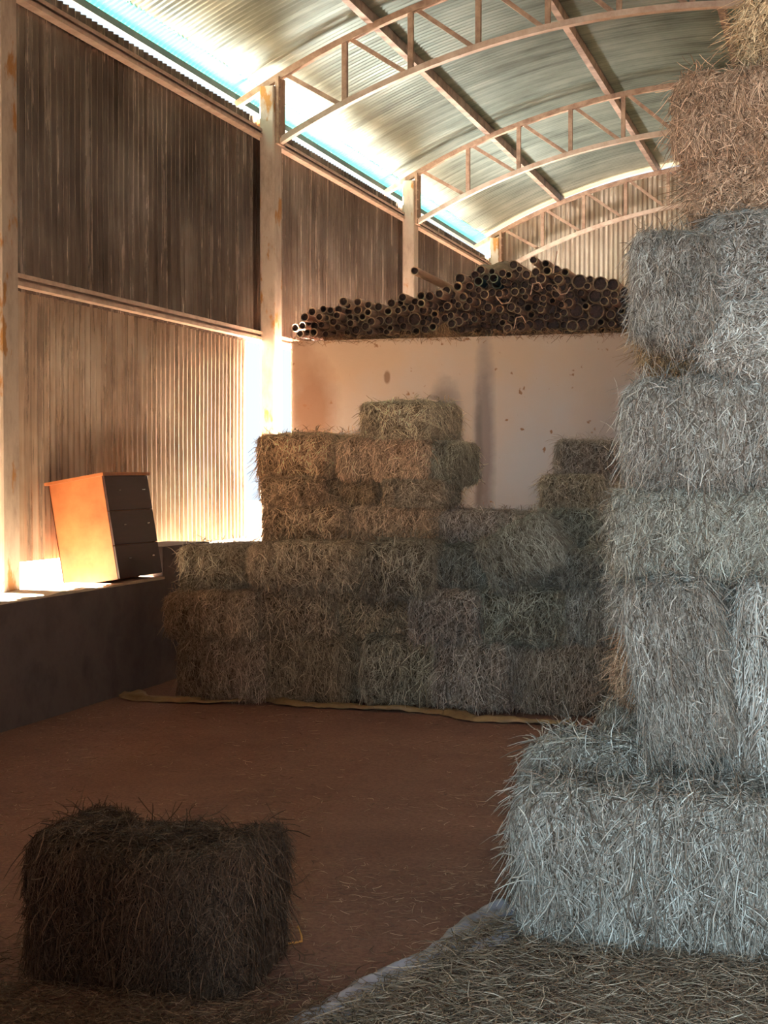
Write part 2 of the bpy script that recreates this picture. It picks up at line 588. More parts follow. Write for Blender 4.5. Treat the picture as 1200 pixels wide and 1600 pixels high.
YB = 1.2
GIRT_Z = at_x(402, 525, SH_X + 0.05)[2]
TOPGIRT_Z = at_x(402, 208, SH_X + 0.05)[2]
SHEET_TOP = at_x(375, 170, SH_X)[2]
GUT0, GUT1 = at_x(375, 163, -5.75)[2], at_x(375, 153, -5.75)[2]
print('sheet top', SHEET_TOP, 'gutter', GUT0, GUT1, 'roof at -5.8', arc(-5.8, R_ROOF, ROOF_Z))
SHEET_BOT = at_x(40, 878, SH_X)[2]
LOW_END = at_x(385, 640, SH_X)[1]
print('girt', GIRT_Z, 'top girt', TOPGIRT_Z, 'bot', SHEET_BOT, 'low end', LOW_END)
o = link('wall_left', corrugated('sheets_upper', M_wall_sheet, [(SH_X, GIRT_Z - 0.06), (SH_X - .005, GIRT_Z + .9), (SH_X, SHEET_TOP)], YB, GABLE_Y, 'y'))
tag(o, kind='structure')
o = link('wall_left', corrugated('sheets_lower', M_low_sheet_lit, [(SH_X - 0.02, SHEET_BOT), (SH_X - .026, 1.9), (SH_X - 0.02, GIRT_Z + 0.02)], YB, LOW_END, 'y'))
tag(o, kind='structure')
o = link('wall_left', corrugated('sheets_lower', M_low_sheet_lit, [(SH_X - 0.02, 0.7), (SH_X - .026, 1.9), (SH_X - 0.02, GIRT_Z + 0.02)], 18.2, 19.4, 'y'))
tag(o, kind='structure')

# roof: arched sheets, the outermost strip at the eave is turquoise and lets light through
xs = np.linspace(-5.63, XC * 2 + 5.63, 60)
path = [(x, arc(x, R_ROOF, ROOF_Z)) for x in xs]
o = link('ceiling', corrugated('roof', M_roof_sheet, path, YB, GABLE_Y + 0.25, 'y', 0.085, 0.012))
tag(o, kind='structure')
xs = np.linspace(-5.82, -5.61, 5)
path = [(x, arc(x, R_ROOF, ROOF_Z) - 0.012) for x in xs]
o = link('ceiling', corrugated('eave', M_teal, path, YB, GABLE_Y + 0.25, 'y', 0.078, 0.0095))
tag(o, kind='structure')

# gable end
xs0, xs1 = -5.5, XR
pitch, ns = 0.076, 8
cnt = int((xs1 - xs0) / pitch * ns)
vs = []
for r_ in range(2):
    for i in range(cnt + 1):
        x = xs0 + (xs1 - xs0) * i / cnt
        y = GABLE_Y + 0.012 * math.sin(2 * math.pi * (x - xs0) / pitch)
        vs.append((x, y, 0.0 if r_ == 0 else arc(x, R_ROOF, ROOF_Z) - 0.15 + 0.012 * math.sin(2 * math.pi * (x - xs0) / pitch)))
fs = [(i, i + 1, cnt + 2 + i, cnt + 1 + i) for i in range(cnt)]
o = link('wall_back', mesh('gable', vs, fs, M_gable_sheet, True))
tag(o, kind='structure')

# right wall (mostly behind the hay) and unseen front walls added to block daylight from behind
o = link('wall_right', corrugated('right_sheets', M_wall_sheet, [(XR, 0.0), (XR, 2.5), (XR, 5.3)], YB, GABLE_Y, 'y'))
tag(o, kind='structure')
zt = 6.3
w = MB().box(-5.6, -0.80, 0.85, 1.05, 0.0, 5.0)
tag(w.obj('wall_front_blocker', M_plinth), kind='structure')
w = MB().box(1.15, XR, 0.85, 1.05, 0.0, 5.0)
tag(w.obj('wall_front_blocker', M_plinth), kind='structure')
w = MB().box(-5.6, XR, 0.80, 0.85, 3.5, 6.6)
tag(w.obj('wall_front_blocker', M_plinth), kind='structure')

# store room of plastered masonry with the slab that carries the pipes
BX0 = at_y(452, 600, WY)[0]
BTOP = at_y(700, 527, WY)[2]
print('store', BX0, BTOP)
bm_ = MB()
n = 60
vs = []
B1 = GABLE_Y - 0.05
vs, fs = [], []
rad = 0.06
prof = [(XR - 0.05, WY), ]
outline = [(BX0 + rad - rad * math.cos(a), WY + rad - rad * math.sin(a)) for a in np.linspace(math.pi / 2, 0, 6)]
outline = [(XR - .05, WY)] + outline + [(BX0, B1), (XR - .05, B1)]
m_ = len(outline)
for z in (0, 0.5, 1.0, 1.5, 2.0, 2.5, BTOP):
    vs += [(x, y, z) for x, y in outline]
for k in range(6):
    for i in range(m_):
        fs.append((k * m_ + i, k * m_ + (i + 1) % m_, (k + 1) * m_ + (i + 1) % m_, (k + 1) * m_ + i))
fs.append(tuple(range(6 * m_ + m_ - 1, 6 * m_ - 1, -1)))
o = link('wall_storeroom', mesh('storeroom', vs, fs, M_plaster))
tag(o, kind='structure')

# ------------------------------------------------------------------ columns, girts, purlins, trusses
col_labels = {
    0: 'dark concrete column at the left edge of the photo',
    1: 'tall concrete column with orange rust stains left of the plastered wall',
    2: 'pale concrete column rising behind the left end of the pipe heap',
    3: 'short visible top of the far corner column at the gable',
}
for k in range(0, 4):
    y = COLY[k + 2]
    z1 = arc(COL_OUT, R_TOP, TOP_Z) - 0.02
    mb = MB().box(COL_OUT, COL_IN, y, y + 0.22, -0.02, z1, bev=0.012)
    o = mb.obj('concrete_column', M_column, loc=(0, 0, 0))
    tag(o, col_labels[k], 'column', 'left side concrete columns')

glabels = [('upper', 0, 'pale steel girt along the top of the first wall bay left of the stained column'),
           ('upper', 1, 'pale steel girt along the top of the brightly lit second wall bay'),
           ('upper', 2, 'short far steel girt at the top of the third wall bay'),
           ('lower', 0, 'steel girt halfway up the wall between dark upper and bright lower sheets'),
           ('lower', 1, 'steel girt at the foot of the second bay sheets beside the pipe heap')]
for kind_, k, lab in glabels:
    y0, y1 = COLY[k + 2] + 0.1, COLY[k + 3] + 0.1
    if k == 0:
        y0 = COLY[1]
    zc = TOPGIRT_Z if kind_ == 'upper' else GIRT_Z
    mb = MB()
    x1 = SH_X + 0.10
    mb.box(SH_X + 0.020, x1, y0, y1, zc + 0.035, zc + 0.042)      # channel: top flange, web, lips
    mb.box(SH_X + 0.020, SH_X + 0.028, y0, y1, zc - 0.035, zc + 0.035)
    mb.box(SH_X + 0.020, x1, y0, y1, zc - 0.042, zc - 0.035)
    mb.box(x1 - 0.006, x1, y0, y1, zc + 0.012, zc + 0.035)
    mb.box(x1 - 0.006, x1, y0, y1, zc - 0.035, zc - 0.012)
    mb.box(SH_X + 0.02, SH_X + 0.05, y0, y1, zc - 0.035, zc + 0.03)
    tag(mb.obj('steel_girt', M_steel_lt), lab, 'girt', 'wall girts')

# gutter beam under the eave, hung outside the wall top
mb = MB().box(-5.78, -5.72, YB, GABLE_Y, GUT0, GUT1)
tag(mb.obj('eave_gutter', M_gutter), 'dark gutter running under the turquoise eave strip along the wall', 'gutter')


def at_line(px, py):     # long line through the photograph's pixel, on the roof arc
    r = ray(px, py)
    best = None
    for x in np.linspace(-5, 2.4, 1500):
        # at which depth does the ray reach x
        if r[0] == 0:
            continue
        t = x / r[0]
        if t <= 0 and abs(x) > 1e-6:
            continue
        z = H + r[2] * t
        e = abs(z - (arc(x, R_TOP, TOP_Z) + 0.05))
        if best is None or e < best[0]:
            best = (e, x)
    return best[1]


plab = ['purlin nearest the left eave, crossing behind the first truss', 'middle purlin running from the top of the photo to the gable',
        'short visible purlin at the upper right beside the topmost hay']
pxs = [at_line(752, 198), at_line(949, 144), at_line(1134, 42)]
print('purlins', pxs)
for lab, x in zip(plab, pxs):
    z = arc(x, R_TOP, TOP_Z)
    s = -(x - XC) / R_TOP
    mb = MB()
    mb.bar((x, YB, z + 0.085), (x, GABLE_Y + 0.1, z + 0.085), 0.055, 0.10, 0, (0, 0, 1)) if False else None
    y0, y1 = YB, GABLE_Y + 0.2
    mb.box(x - 0.035, x + 0.035, y0, y1, z + 0.028, z + 0.036)
    mb.box(x + 0.027, x + 0.035, y0, y1, z + 0.036, z + 0.135)
    mb.box(x - 0.035, x + 0.035, y0, y1, z + 0.122, z + 0.13)
    mb.box(x - 0.035, x - 0.029, y0, y1, z + 0.036, z + 0.055)
    tag(mb.obj('roof_purlin', M_purlin), lab, 'purlin', 'roof purlins')
x = -4.95
tlabels = {1: 'nearest arched lattice roof truss standing on the stained column', 2: 'middle arched lattice roof truss standing on the second column',
           3: 'farthest arched lattice truss in front of the gable sheets'}
for k in (1, 2, 3):
    y = COLY[k + 2] + 0.11
    t = empty('roof_truss', (COL_IN, y, arc(COL_IN, R_BOT, BOT_Z)))
    tag(t, tlabels[k], 'truss', 'arched roof trusses')
    ox, oy, oz = t.location

    def chord(R, Z, xa, xb, h, w, name, m):
        n = 40
        vs, fs = [], []
        for i in range(n + 1):
            x = xa + (xb - xa) * i / n
            nx_, nz_ = (x - XC) / R, math.sqrt(1 - ((x - XC) / R) ** 2)
            z = arc(x, R, Z)
            for (a, b_) in ((-h / 2, -w / 2), (-h / 2, w / 2), (h / 2, w / 2), (h / 2, -w / 2)):
                vs.append((x + nx_ * a - ox, b_, z + nz_ * a - oz))
        for i in range(n):
            for q in range(4):
                fs.append((i * 4 + q, i * 4 + (q + 1) % 4, i * 4 + 4 + (q + 1) % 4, i * 4 + 4 + q))
        fs += [(3, 2, 1, 0), (n * 4, n * 4 + 1, n * 4 + 2, n * 4 + 3)]
        return link(name, mesh(name, vs, fs, m), t)
    xr_end = 2 * XC - COL_OUT
    chord(R_TOP, TOP_Z, COL_OUT - 0.28, xr_end + .1, 0.06, 0.07, 'top_chord', M_steel)
    chord(R_BOT, BOT_Z, COL_IN, 2 * XC - COL_IN, 0.055, 0.08, 'bottom_chord', M_steel_lt)
    mb = MB()
    zb, zt_ = arc(COL_IN, R_BOT, BOT_Z), arc(COL_IN, R_TOP, TOP_Z)
    mb.box(0.0, 0.035, -0.075, 0.11, -0.02, zt_ - zb)
    for i in range(5):
        mb.box(0.03, 0.048, -0.06, -0.04, 0.04 + i * 0.12, 0.06 + i * 0.12)
    mb.obj('end_post', M_steel, t)
    xs_ = [COL_IN + 0.03 + 0.655 * i for i in range(0, 12)]
    for i in range(1, 12):
        x = xs_[i]
        mb = MB().bar((x - ox, 0, arc(x, R_BOT, BOT_Z) - oz), (x - ox, 0, arc(x, R_TOP, TOP_Z) - oz), 0.05, 0.05)
        mb.obj('vertical_web', M_steel, t)
        if i <= 7:
            a, b_ = xs_[i - 1], xs_[i]
            p = (a + 0.04 - ox, 0.01, arc(a + 0.04, R_TOP, TOP_Z) - oz)
            q = (b_ - 0.03 - ox, 0.01, arc(b_ - 0.03, R_BOT, BOT_Z) - oz)
        else:
            a, b_ = xs_[i - 1], xs_[i]
            p = (a - ox, 0.01, arc(a, R_BOT, BOT_Z) - oz)
            q = (b_ - ox, 0.01, arc(b_, R_TOP, TOP_Z) - oz)
        MB().bar(p, q, 0.042, 0.03).obj('diagonal_web', M_steel, t)


# ------------------------------------------------------------------ straw and bales
def strands(rng, P, T, Nn, L, W, curl, droop, K=4, sides=3):
    """returns verts, faces, tint for bent stalks that start at P and run along T"""
    n = len(P)
    T = T / np.linalg.norm(T, axis=1)[:, None]
    B = np.cross(T, Nn + 1e-4)
    B /= np.linalg.norm(B, axis=1)[:, None] + 1e-9
    side = np.cross(B, T)
    s = np.linspace(-0.5, 0.5, K)
    c1 = rng.normal(0, curl, n)[:, None]
    c2 = rng.normal(0, curl * 0.5, n)[:, None]
    pts = []
    for k in range(K):
        u = s[k]
        p = P + T * (u * L)[:, None] + B * (c1 * (u * u - .08)) * L[:, None] + side * (c2 * u * u) * L[:, None]
        p[:, 2] -= droop * (u + 0.5) ** 2 * L
        pts.append(p)
    V = np.zeros((n, K, sides, 3))
    ph = rng.uniform(0, 2 * np.pi, n)
    for k in range(K):
        ww = W * (1.0 if 0 < k < K - 1 else 0.6)
        for j in range(sides):
            a = ph + 2 * np.pi * j / sides
            V[:, k, j] = pts[k] + B * (np.cos(a) * ww)[:, None] + side * (np.sin(a) * ww * 0.6)[:, None]
    base = (np.arange(n) * K * sides)[:, None]
    fl_ = []
    for k in range(K - 1):
        for j in range(sides):
            j2 = (j + 1) % sides
            fl_.append(np.stack([k * sides + j, k * sides + j2, (k + 1) * sides + j2, (k + 1) * sides + j]))
    Fq = (base[:, :, None] + np.array(fl_)[None, :, :].reshape(1, -1, 4)).reshape(-1, 4)
    return V.reshape(-1, 3), Fq


def build_np(name, V, Fq, mats, tint, mi=None, smooth=False):
    me = bpy.data.meshes.new(name)
    me.vertices.add(len(V))
    me.vertices.foreach_set('co', np.ascontiguousarray(V, dtype=np.float32).reshape(-1))
    me.loops.add(Fq.size)
    me.loops.foreach_set('vertex_index', np.ascontiguousarray(Fq.reshape(-1), dtype=np.int32))
    me.polygons.add(len(Fq))
    me.polygons.foreach_set('loop_start', np.arange(0, Fq.size, 4, dtype=np.int32))
    for m in mats:
        me.materials.append(m)
    if mi is not None:
        me.polygons.foreach_set('material_index', mi.astype(np.int32))
    me.update(calc_edges=True)
    at = me.attributes.new('tint', 'FLOAT', 'POINT')
    at.data.foreach_set('value', tint.astype(np.float32))
    me.update()
    return me


def fourier(rng, n=14, f=9.0):
    k = rng.normal(0, f, (n, 3))
    ph = rng.uniform(0, 6.28, n)
    am = 1.0 / (1 + np.linalg.norm(k, axis=1) / f)
    return lambda P: (np.sin(P @ k.T + ph) * am).sum(1) / math.sqrt(n)


def bale_mesh(name, seed, dims=(0.95, 0.5, 0.42), count=12000, width=0.0019, rough=0.016, whisk=0.05, pn=5.5, sag=0.0):
    rng = np.random.default_rng(seed)
    hx, hy, hz = dims[0] / 2, dims[1] / 2, dims[2] / 2
    hd = np.array([hx, hy, hz])
    fz = fourier(rng)
    fz2 = fourier(rng, 20, 30)
    two = fourier(rng, 6, 4)

    def surf(q):
        l = (np.abs(q) ** pn).sum(1) ** (1.0 / pn)
        p = q / l[:, None]
        nn = np.sign(p) * np.abs(p) ** (pn - 1) / hd
        nn /= np.linalg.norm(nn, axis=1)[:, None]
        P = p * hd
        d = rough * fz(P) + rough * 0.35 * fz2(P) + 0.010 * two(P)
        # flakes across the length and the pinch of the two strings
        d += 0.0045 * np.sin(P[:, 0] * 2 * np.pi / 0.085 + two(P) * 2) * (np.abs(nn[:, 0]) < 0.6)
        for sx in (-0.45 * hx, 0.45 * hx):
            d -= 0.022 * np.exp(-((P[:, 0] - sx) / 0.03) ** 2) * (np.abs(nn[:, 0]) < 0.7)
        P = P + nn * d[:, None]
        P[:, 2] -= sag * (1 - (P[:, 0] / hx) ** 2) * (P[:, 2] > 0)
        return P, nn
    # core
    V, Fq = [], []
    g = 16
    off = 0
    u = np.linspace(-1, 1, g + 1)
    A, B_ = np.meshgrid(u, u, indexing='ij')
    for ax in range(3):
        for sg in (-1, 1):
            q = np.zeros((g + 1, g + 1, 3))
            q[..., ax] = sg
            q[..., (ax + 1) % 3] = A
            q[..., (ax + 2) % 3] = B_
            P, _ = surf(q.reshape(-1, 3))
            V.append(P * 0.985)
            idx = np.arange((g + 1) ** 2).reshape(g + 1, g + 1) + off
            f = np.stack([idx[:-1, :-1], idx[1:, :-1], idx[1:, 1:], idx[:-1, 1:]], -1).reshape(-1, 4)
            if sg < 0:
                f = f[:, ::-1]
            Fq.append(f)
            off += (g + 1) ** 2
    V = np.concatenate(V)
    Fq = np.concatenate(Fq)
    nv, nf = len(V), len(Fq)
    # stalks
    ar = np.array([hy * hz, hx * hz, hx * hy])
    ax = rng.choice(3, count, p=ar / ar.sum())
    q = rng.uniform(-1, 1, (count, 3))
    sg = np.where(rng.random(count) < 0.5, -1.0, 1.0)
    q[np.arange(count), ax] = sg
    P, nn = surf(q)
    up = np.tile([0, 0, 1.0], (count, 1))
    base = np.where((ax == 2)[:, None], np.array([0, 1.0, 0]), up)
    oth = np.cross(nn, base)
    clump = two(P * 3)
    ang = rng.normal(0, 0.75, count) + clump * 0.5
    T = base * np.cos(ang)[:, None] + oth * np.sin(ang)[:, None]
    T -= nn * (T * nn).sum(1)[:, None]
    T /= np.linalg.norm(T, axis=1)[:, None] + 1e-9
    flip = np.where(rng.random(count) < 0.5, -1.0, 1.0)
    # on the sides the free ends hang down
    flip = np.where((ax != 2) & (rng.random(count) < 0.7), -np.sign(T[:, 2] + 1e-6), flip)
    T *= flip[:, None]
    lift = rng.uniform(-0.08, 0.30, count)
    w_ = rng.random(count) < whisk
    lift = np.where(w_, rng.uniform(0.35, 1.3, count), lift)
    T = T + nn * lift[:, None]
    L = rng.uniform(0.035, 0.12, count) * np.where(w_, 1.15, 1.0)
    P = P + nn * (lift * L * 0.45)[:, None] + nn * 0.003
    W = width * rng.uniform(0.55, 1.5, count)
    sv, sf = strands(rng, P, T, nn, L, W, 0.45, 0.18)
    tv = np.clip(rng.beta(2.0, 2.0, count) + fz(P) * 0.10, 0, 1)
    tint = np.concatenate([np.zeros(nv), np.repeat(tv, 12)])
    V = np.concatenate([V, sv])
    V[:, 2] += hz
    Fq = np.concatenate([Fq, sf + nv])
    mi = np.concatenate([np.zeros(nf), np.ones(len(sf))])
    return build_np(name, V, Fq, [M_core, M_straw], tint, mi)


NEAR = [bale_mesh('near_bale', 100 + i, count=25000, width=0.0022, rough=0.032, whisk=0.06) for i in range(4)]
NEAR_END = [bale_mesh('near_bale_end', 200 + i, dims=(0.55, 0.6, 0.5), count=18000, width=0.0022, rough=0.030, whisk=0.07, pn=6) for i in range(2)]
FAR = [bale_mesh('far_bale', 300 + i, dims=(0.8, 0.5, 0.36), count=11000, width=0.0023, rough=0.016, whisk=0.05) for i in range(5)]
FAR_END = [bale_mesh('far_bale_end', 400 + i, dims=(0.5, 0.6, 0.36), count=9000, width=0.0023, rough=0.016, whisk=0.06, pn=8) for i in range(4)]
DIM = {}
for lst, d in ((NEAR, (0.95, 0.5, 0.42)), (NEAR_END, (0.55, 0.6, 0.5)), (FAR, (0.8, 0.5, 0.36)), (FAR_END, (0.5, 0.6, 0.36))):
    for m in lst:
        DIM[m.name] = d
cnt_ = 0


def bale(x0, y0, x1, y1, Y, label, group, near=False, depth=None, roll=0, yaw=0, pitch=0, tint=(1, 1, 1), end=None, me=None):
    """front face spans the photograph's rectangle at depth Y"""
    global cnt_
    cnt_ += 1
    a = at_y(x0, (y0 + y1) / 2, Y)
    b_ = at_y(x1, (y0 + y1) / 2, Y)
    t = at_y((x0 + x1) / 2, y0, Y)
    bt = at_y((x0 + x1) / 2, y1, Y)
    w_, h_ = b_[0] - a[0], t[2] - bt[2]
    if end is None:
        end = w_ < 0.62
    if me is None:
        lst = (NEAR_END if end else NEAR) if near else (FAR_END if end else FAR)
        me = lst[cnt_ % len(lst)]
    d = DIM[me.name]
    depth = depth or (0.85 if (end and not near) else 0.5)
    o = link('hay_bale', me)
    fl_ = 1 if (cnt_ // 3) % 2 == 0 else -1
    o.scale = (w_ / d[0] * fl_, depth / d[1], (h_ - 0.012) / d[2])
    o.location = ((a[0] + b_[0]) / 2, Y + depth / 2, bt[2])
    o.rotation_euler = (math.radians(pitch), math.radians(roll), math.radians(yaw))
    o.color = (*tint, 1)
    tag(o, label, 'hay bale', group)
    return o


GS = 'hay bales stacked against the plastered wall'
warm = (1.10, 0.92, 0.72)
mid = (1.0, 0.94, 0.84)
cool = (0.90, 0.95, 0.90)
rows = [
    # bottom row
    (268, 994, 412, 1092, 9.90, 'bottom row bale at the far left end of the stack by the low wall', warm),
    (408, 992, 556, 1094, 9.92, 'second bottom row bale from the left, above the raised fold of the yellow tarp', warm),
    (554, 994, 676, 1098, 9.88, 'bottom row bale in the middle of the stack, third from the left', mid),
    (672, 1004, 798, 1106, 9.90, 'bottom row bale with an upright yellow tuft at its middle, fourth from the left', mid),
    (797, 1006, 968, 1114, 9.88, 'bottom row bale at the right end, greyish and close to the tall near pile', mid),
    # second row
    (248, 922, 402, 998, 9.90, 'second row bale overhanging the gap at the low wall, leftmost of its row', warm),
    (400, 916, 522, 998, 9.93, 'second row bale standing left of the dark leaning gap', warm),
    (516, 918, 640, 996, 10.02, 'shaded second row bale in the recess below the protruding bale', warm),
    (632, 922, 748, 1006, 9.88, 'second row bale in the centre with a yellowish left half', mid),
    (744, 916, 884, 1006, 9.86, 'second row bale with a green yellow corner, right of centre', cool),
    (878, 905, 968, 1008, 9.95, 'second row bale at the right end of the stack in shade', cool),
    # third row
    (272, 852, 380, 924, 9.95, 'short end-on bale on the left corner of the third row beside the cabinet', mid),
    (378, 846, 558, 922, 9.92, 'long reddish bale of the third row, right of the short corner bale', warm),
    (556, 846, 672, 936, 9.82, 'bulky bale sticking out of the middle of the third row', mid),
    (668, 850, 754, 920, 9.92, 'square bale end right of the bulky protruding bale in the third row', cool),
    (750, 852, 872, 920, 9.96, 'dark greenish bale of the third row under the slanting hay', cool),
    (872, 856, 956, 918, 9.96, 'last bale at the right of the third row beside the near pile', cool),
    # fourth row, set back
    (404, 786, 538, 850, 10.30, 'fourth row bale on the left, under the sunlit corner bales', warm),
    (536, 788, 682, 850, 10.30, 'fourth row bale below the middle of the upper stack', warm),
    (679, 796, 845, 856, 10.30, 'long low fourth row bale under the bare part of the wall', mid),
    (838, 792, 944, 858, 10.20, 'fourth row bale at the right, with loose hay slipping off it', cool),
    # fifth
    (404, 742, 512, 790, 10.32, 'thin fifth row bale at the sunlit left edge of the stack', warm),
    (510, 744, 590, 790, 10.34, 'fifth row bale end with a pale round patch', warm),
    (586, 746, 684, 792, 10.36, 'shaded fifth row bale under the overhanging bale end', mid),
    (840, 740, 944, 800, 10.32, 'lower of the two bales of the short right hand tower', mid),
    # sixth
    (396, 676, 520, 750, 10.28, 'bright sunlit corner bale at the upper left of the stack', warm),
    (516, 680, 668, 750, 10.26, 'long upper bale carrying the topmost bale', warm),
    (640, 688, 714, 754, 10.42, 'grey overhanging bale end at the right of the upper stack', cool),
    (858, 686, 950, 745, 10.34, 'top bale of the short right hand tower before the bare wall', mid),
    # seventh
    (560, 624, 676, 684, 10.30, 'topmost single bale of the stack against the plastered wall', mid),
]
for (x0, y0, x1, y1, Y, lab, tn) in rows:
    v_ = rnd.uniform(0.92, 1.38)
    tn = (tn[0] * v_, tn[1] * v_ * rnd.uniform(.97, 1.03), tn[2] * v_ * rnd.uniform(.94, 1.06))
    Y += rnd.uniform(-.07, .07)
    x0, x1 = x0 + 3, x1 - 3
    if y1 < 860 and x1 < 720:      # warm light on the upper left bales put into their tint
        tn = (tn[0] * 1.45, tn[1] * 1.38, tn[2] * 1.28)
    bale(x0, y0, x1, y1, Y, lab, GS, tint=tn, roll=rnd.uniform(-2.2, 2.2), yaw=rnd.uniform(-4, 4))
# the slab of hay leaning diagonally at the right
bale(765, 812, 892, 905, 9.80, 'bale lying askew, slanting down over the right of the third row', GS, tint=cool, roll=-28, depth=0.45, end=False)

GN = 'hay bales of the tall near pile'
grey = (0.98, 1.0, 0.98)
gold = (1.18, 0.88, 0.54)
rust = (1.06, 0.75, 0.53)
near = [
    (796, 1242, 1235, 1492, 5.02, 'big pale bale on the floor at the lower right corner', grey, dict(depth=.5)),
    (1205, 1230, 1600, 1490, 5.05, 'floor bale cut by the right edge of the photo', grey, dict(depth=.5)),
    (806, 1176, 1200, 1400, 5.52, 'floor bale just behind the big pale bale, with its top sloping back', grey, dict(depth=.5, roll=1)),
    (925, 1102, 1180, 1290, 6.15, 'bale at the far foot of the near pile beyond the floor bales', mid, dict(depth=.6)),
    (964, 985, 1180, 1112, 6.10, 'brownish shaded bale under the overhang at the left of the pile', rust, dict(depth=.6)),
    (1008, 905, 1152, 1178, 5.25, 'upright bale tilted above the floor bales, its foot tapering to the right', grey, dict(depth=.5, roll=-9, end=True)),
    (1146, 895, 1420, 1300, 5.40, 'tall bale standing on end at the right edge above the floor bales', grey, dict(depth=.5, end=True)),
    (950, 885, 1110, 985, 5.55, 'shaggy bale end sticking out left under the bluish bale', grey, dict(depth=.6, end=True)),
    (944, 758, 1250, 900, 5.38, 'bluish pale bale between the dark seam and the tilted upright bale', cool, dict(depth=.5)),
    (966, 584, 1260, 760, 5.35, 'large greenish grey bale level with the top of the square wall', grey, dict(depth=.5)),
    (1000, 470, 1220, 578, 5.95, 'orange golden bale seen in the recess below the overhanging bale', gold, dict(depth=.5)),
    (976, 350, 1110, 522, 5.22, 'overhanging shaggy bale end reaching left towards the pipe heap', grey, dict(depth=.7, roll=3, end=True)),
    (1102, 452, 1400, 582, 5.32, 'bale wedged right of the dark upright crack', grey, dict(depth=.5)),
    (1100, 315, 1400, 460, 5.30, 'grey bale under the reddish golden bales at the right edge', grey, dict(depth=.5)),
    (1080, 215, 1370, 330, 5.42, 'golden brown bale just above the uppermost grey bale', rust, dict(depth=.5)),
    (1048, 92, 1345, 238, 5.36, 'reddish golden bale jutting out below the roof', rust, dict(depth=.5)),
    (1162, -50, 1460, 96, 5.45, 'topmost golden bale cut by the upper right corner', gold, dict(depth=.5)),
]
for (x0, y0, x1, y1, Y, lab, tn, kw) in near:
    v_ = rnd.uniform(0.9, 1.1)
    tn = tuple(c_ * v_ for c_ in tn)
    bale(x0, y0, x1, y1, Y, lab, GN, near=True, tint=tn, yaw=rnd.uniform(-2, 2), **kw)

# the lone bale in the foreground, hollow in the middle of its top
LONE = bale_mesh('lone_bale', 999, dims=(0.84, 0.52, 0.46), count=24000, width=0.0018, rough=0.022, whisk=0.035, pn=8, sag=0.05)
DIM[LONE.name] = (0.84, 0.52, 0.46)
bale(32, 1312, 372, 1556, at_z(230, 1553)[1], 'dark lone bale lying on the floor at the lower left', None, near=True, me=LONE, depth=0.5, tint=(0.27, 0.18, 0.125), yaw=1, roll=0.5)  # dark hay, tinted darker still to put its shade into the colour


# ------------------------------------------------------------------ loose straw (uncountable)
def ground_straw(name, n, region, zf, seed, lift=0.15, width=0.0016, mats=None, L=(0.02, 0.09)):
    rng = np.random.default_rng(seed)
    P = region(rng, n)
    n = len(P)
    P[:, 2] += zf(rng, P)
    a = rng.uniform(0, 2 * np.pi, n)
    T = np.stack([np.cos(a), np.sin(a), rng.normal(0, lift, n)], 1)
    Nn = np.tile([0, 0, 1.0], (n, 1))
    Ls = rng.uniform(L[0], L[1], n)
    W = width * rng.uniform(0.6, 1.4, n)
    V, Fq = strands(rng, P, T, Nn, Ls, W, 0.5, 0.0)
    V[:, 2] = np.maximum(V[:, 2], 0.001)
    tint = np.repeat(np.clip(rng.beta(2, 2.2, n), 0, 1), 12)
    return build_np(name, V, Fq, [M_straw], tint)


def floor_region(rng, n):
    x = rng.uniform(-4.9, 0.3, n)
    y = 4.0 + (9.9 - 4.0) * rng.random(n) ** 2.2
    clump = np.sin(x * 5 + 1.3 * y) + np.sin(y * 4.1 - 2 * x) + np.sin(x * 11 + y * 7) * .5
    dens = np.clip(0.35 + 0.2 * clump + 0.5 * (x > -2.2) * (y < 6), 0.05, 1)
    k = rng.random(n) < dens
    return np.stack([x[k], y[k], np.zeros(k.sum())], 1)


o = link('loose_straw', ground_straw('floor_straw', 26000, floor_region, lambda r, P: r.random(len(P)) * 0.008, 5, 0.12, 0.0015, L=(0.015, 0.07)))
tag(o, 'thin scatter of short straw over the brown earth floor', 'straw', kind='stuff')
o.color = (0.85, 0.62, 0.47, 1)


SHEET_PX = ((440, 1630), (500, 1583), (560, 1553), (640, 1508), (700, 1470), (745, 1440), (790, 1412))
SHEET_PTS = [at_z(x, y) for x, y in SHEET_PX]


def mat_region(rng, n):
    x = rng.uniform(-2.1, 1.2, n)
    y = rng.uniform(3.7, 5.25, n)
    edge = np.interp(x, [p[0] for p in SHEET_PTS], [p[1] for p in SHEET_PTS]) - 0.25   # the straw bed ends along the white sheet
    k = (y < edge + rng.normal(0, 0.03, n)) & (x > SHEET_PTS[0][0] + .05)
    return np.stack([x[k], y[k], np.zeros(k.sum())], 1)


o = link('loose_hay', ground_straw('hay_bed', 32000, mat_region, lambda r, P: 0.005 + r.random(len(P)) * 0.05, 9, 0.22, 0.0018, L=(0.04, 0.13)))
tag(o, 'bed of loose hay on the floor before the big pale bale', 'hay', kind='stuff')
o.color = (0.78, 0.67, 0.55, 1)


def left_region(rng, n):
    x = rng.uniform(-3.1, -1.3, n)
    y = 3.85 + np.abs(rng.normal(0, 0.35, n))
    return np.stack([x, y, np.zeros(n)], 1)


o = link('loose_hay', ground_straw('hay_left', 4500, left_region, lambda r, P: r.random(len(P)) * 0.02, 11, 0.2, 0.0017, L=(0.03, 0.11)))
tag(o, 'dark loose hay on the floor round the lone bale', 'hay', kind='stuff')
o.color = (0.45, 0.31, 0.21, 1)


# straw litter and dirt along the top edge of the store room
def top_region(rng, n):
    x = rng.uniform(BX0 + 0.02, 0.4, n)
    y = WY + np.abs(rng.normal(0, 0.12, n)) - 0.03
    return np.stack([x, y, np.full(n, BTOP)], 1)


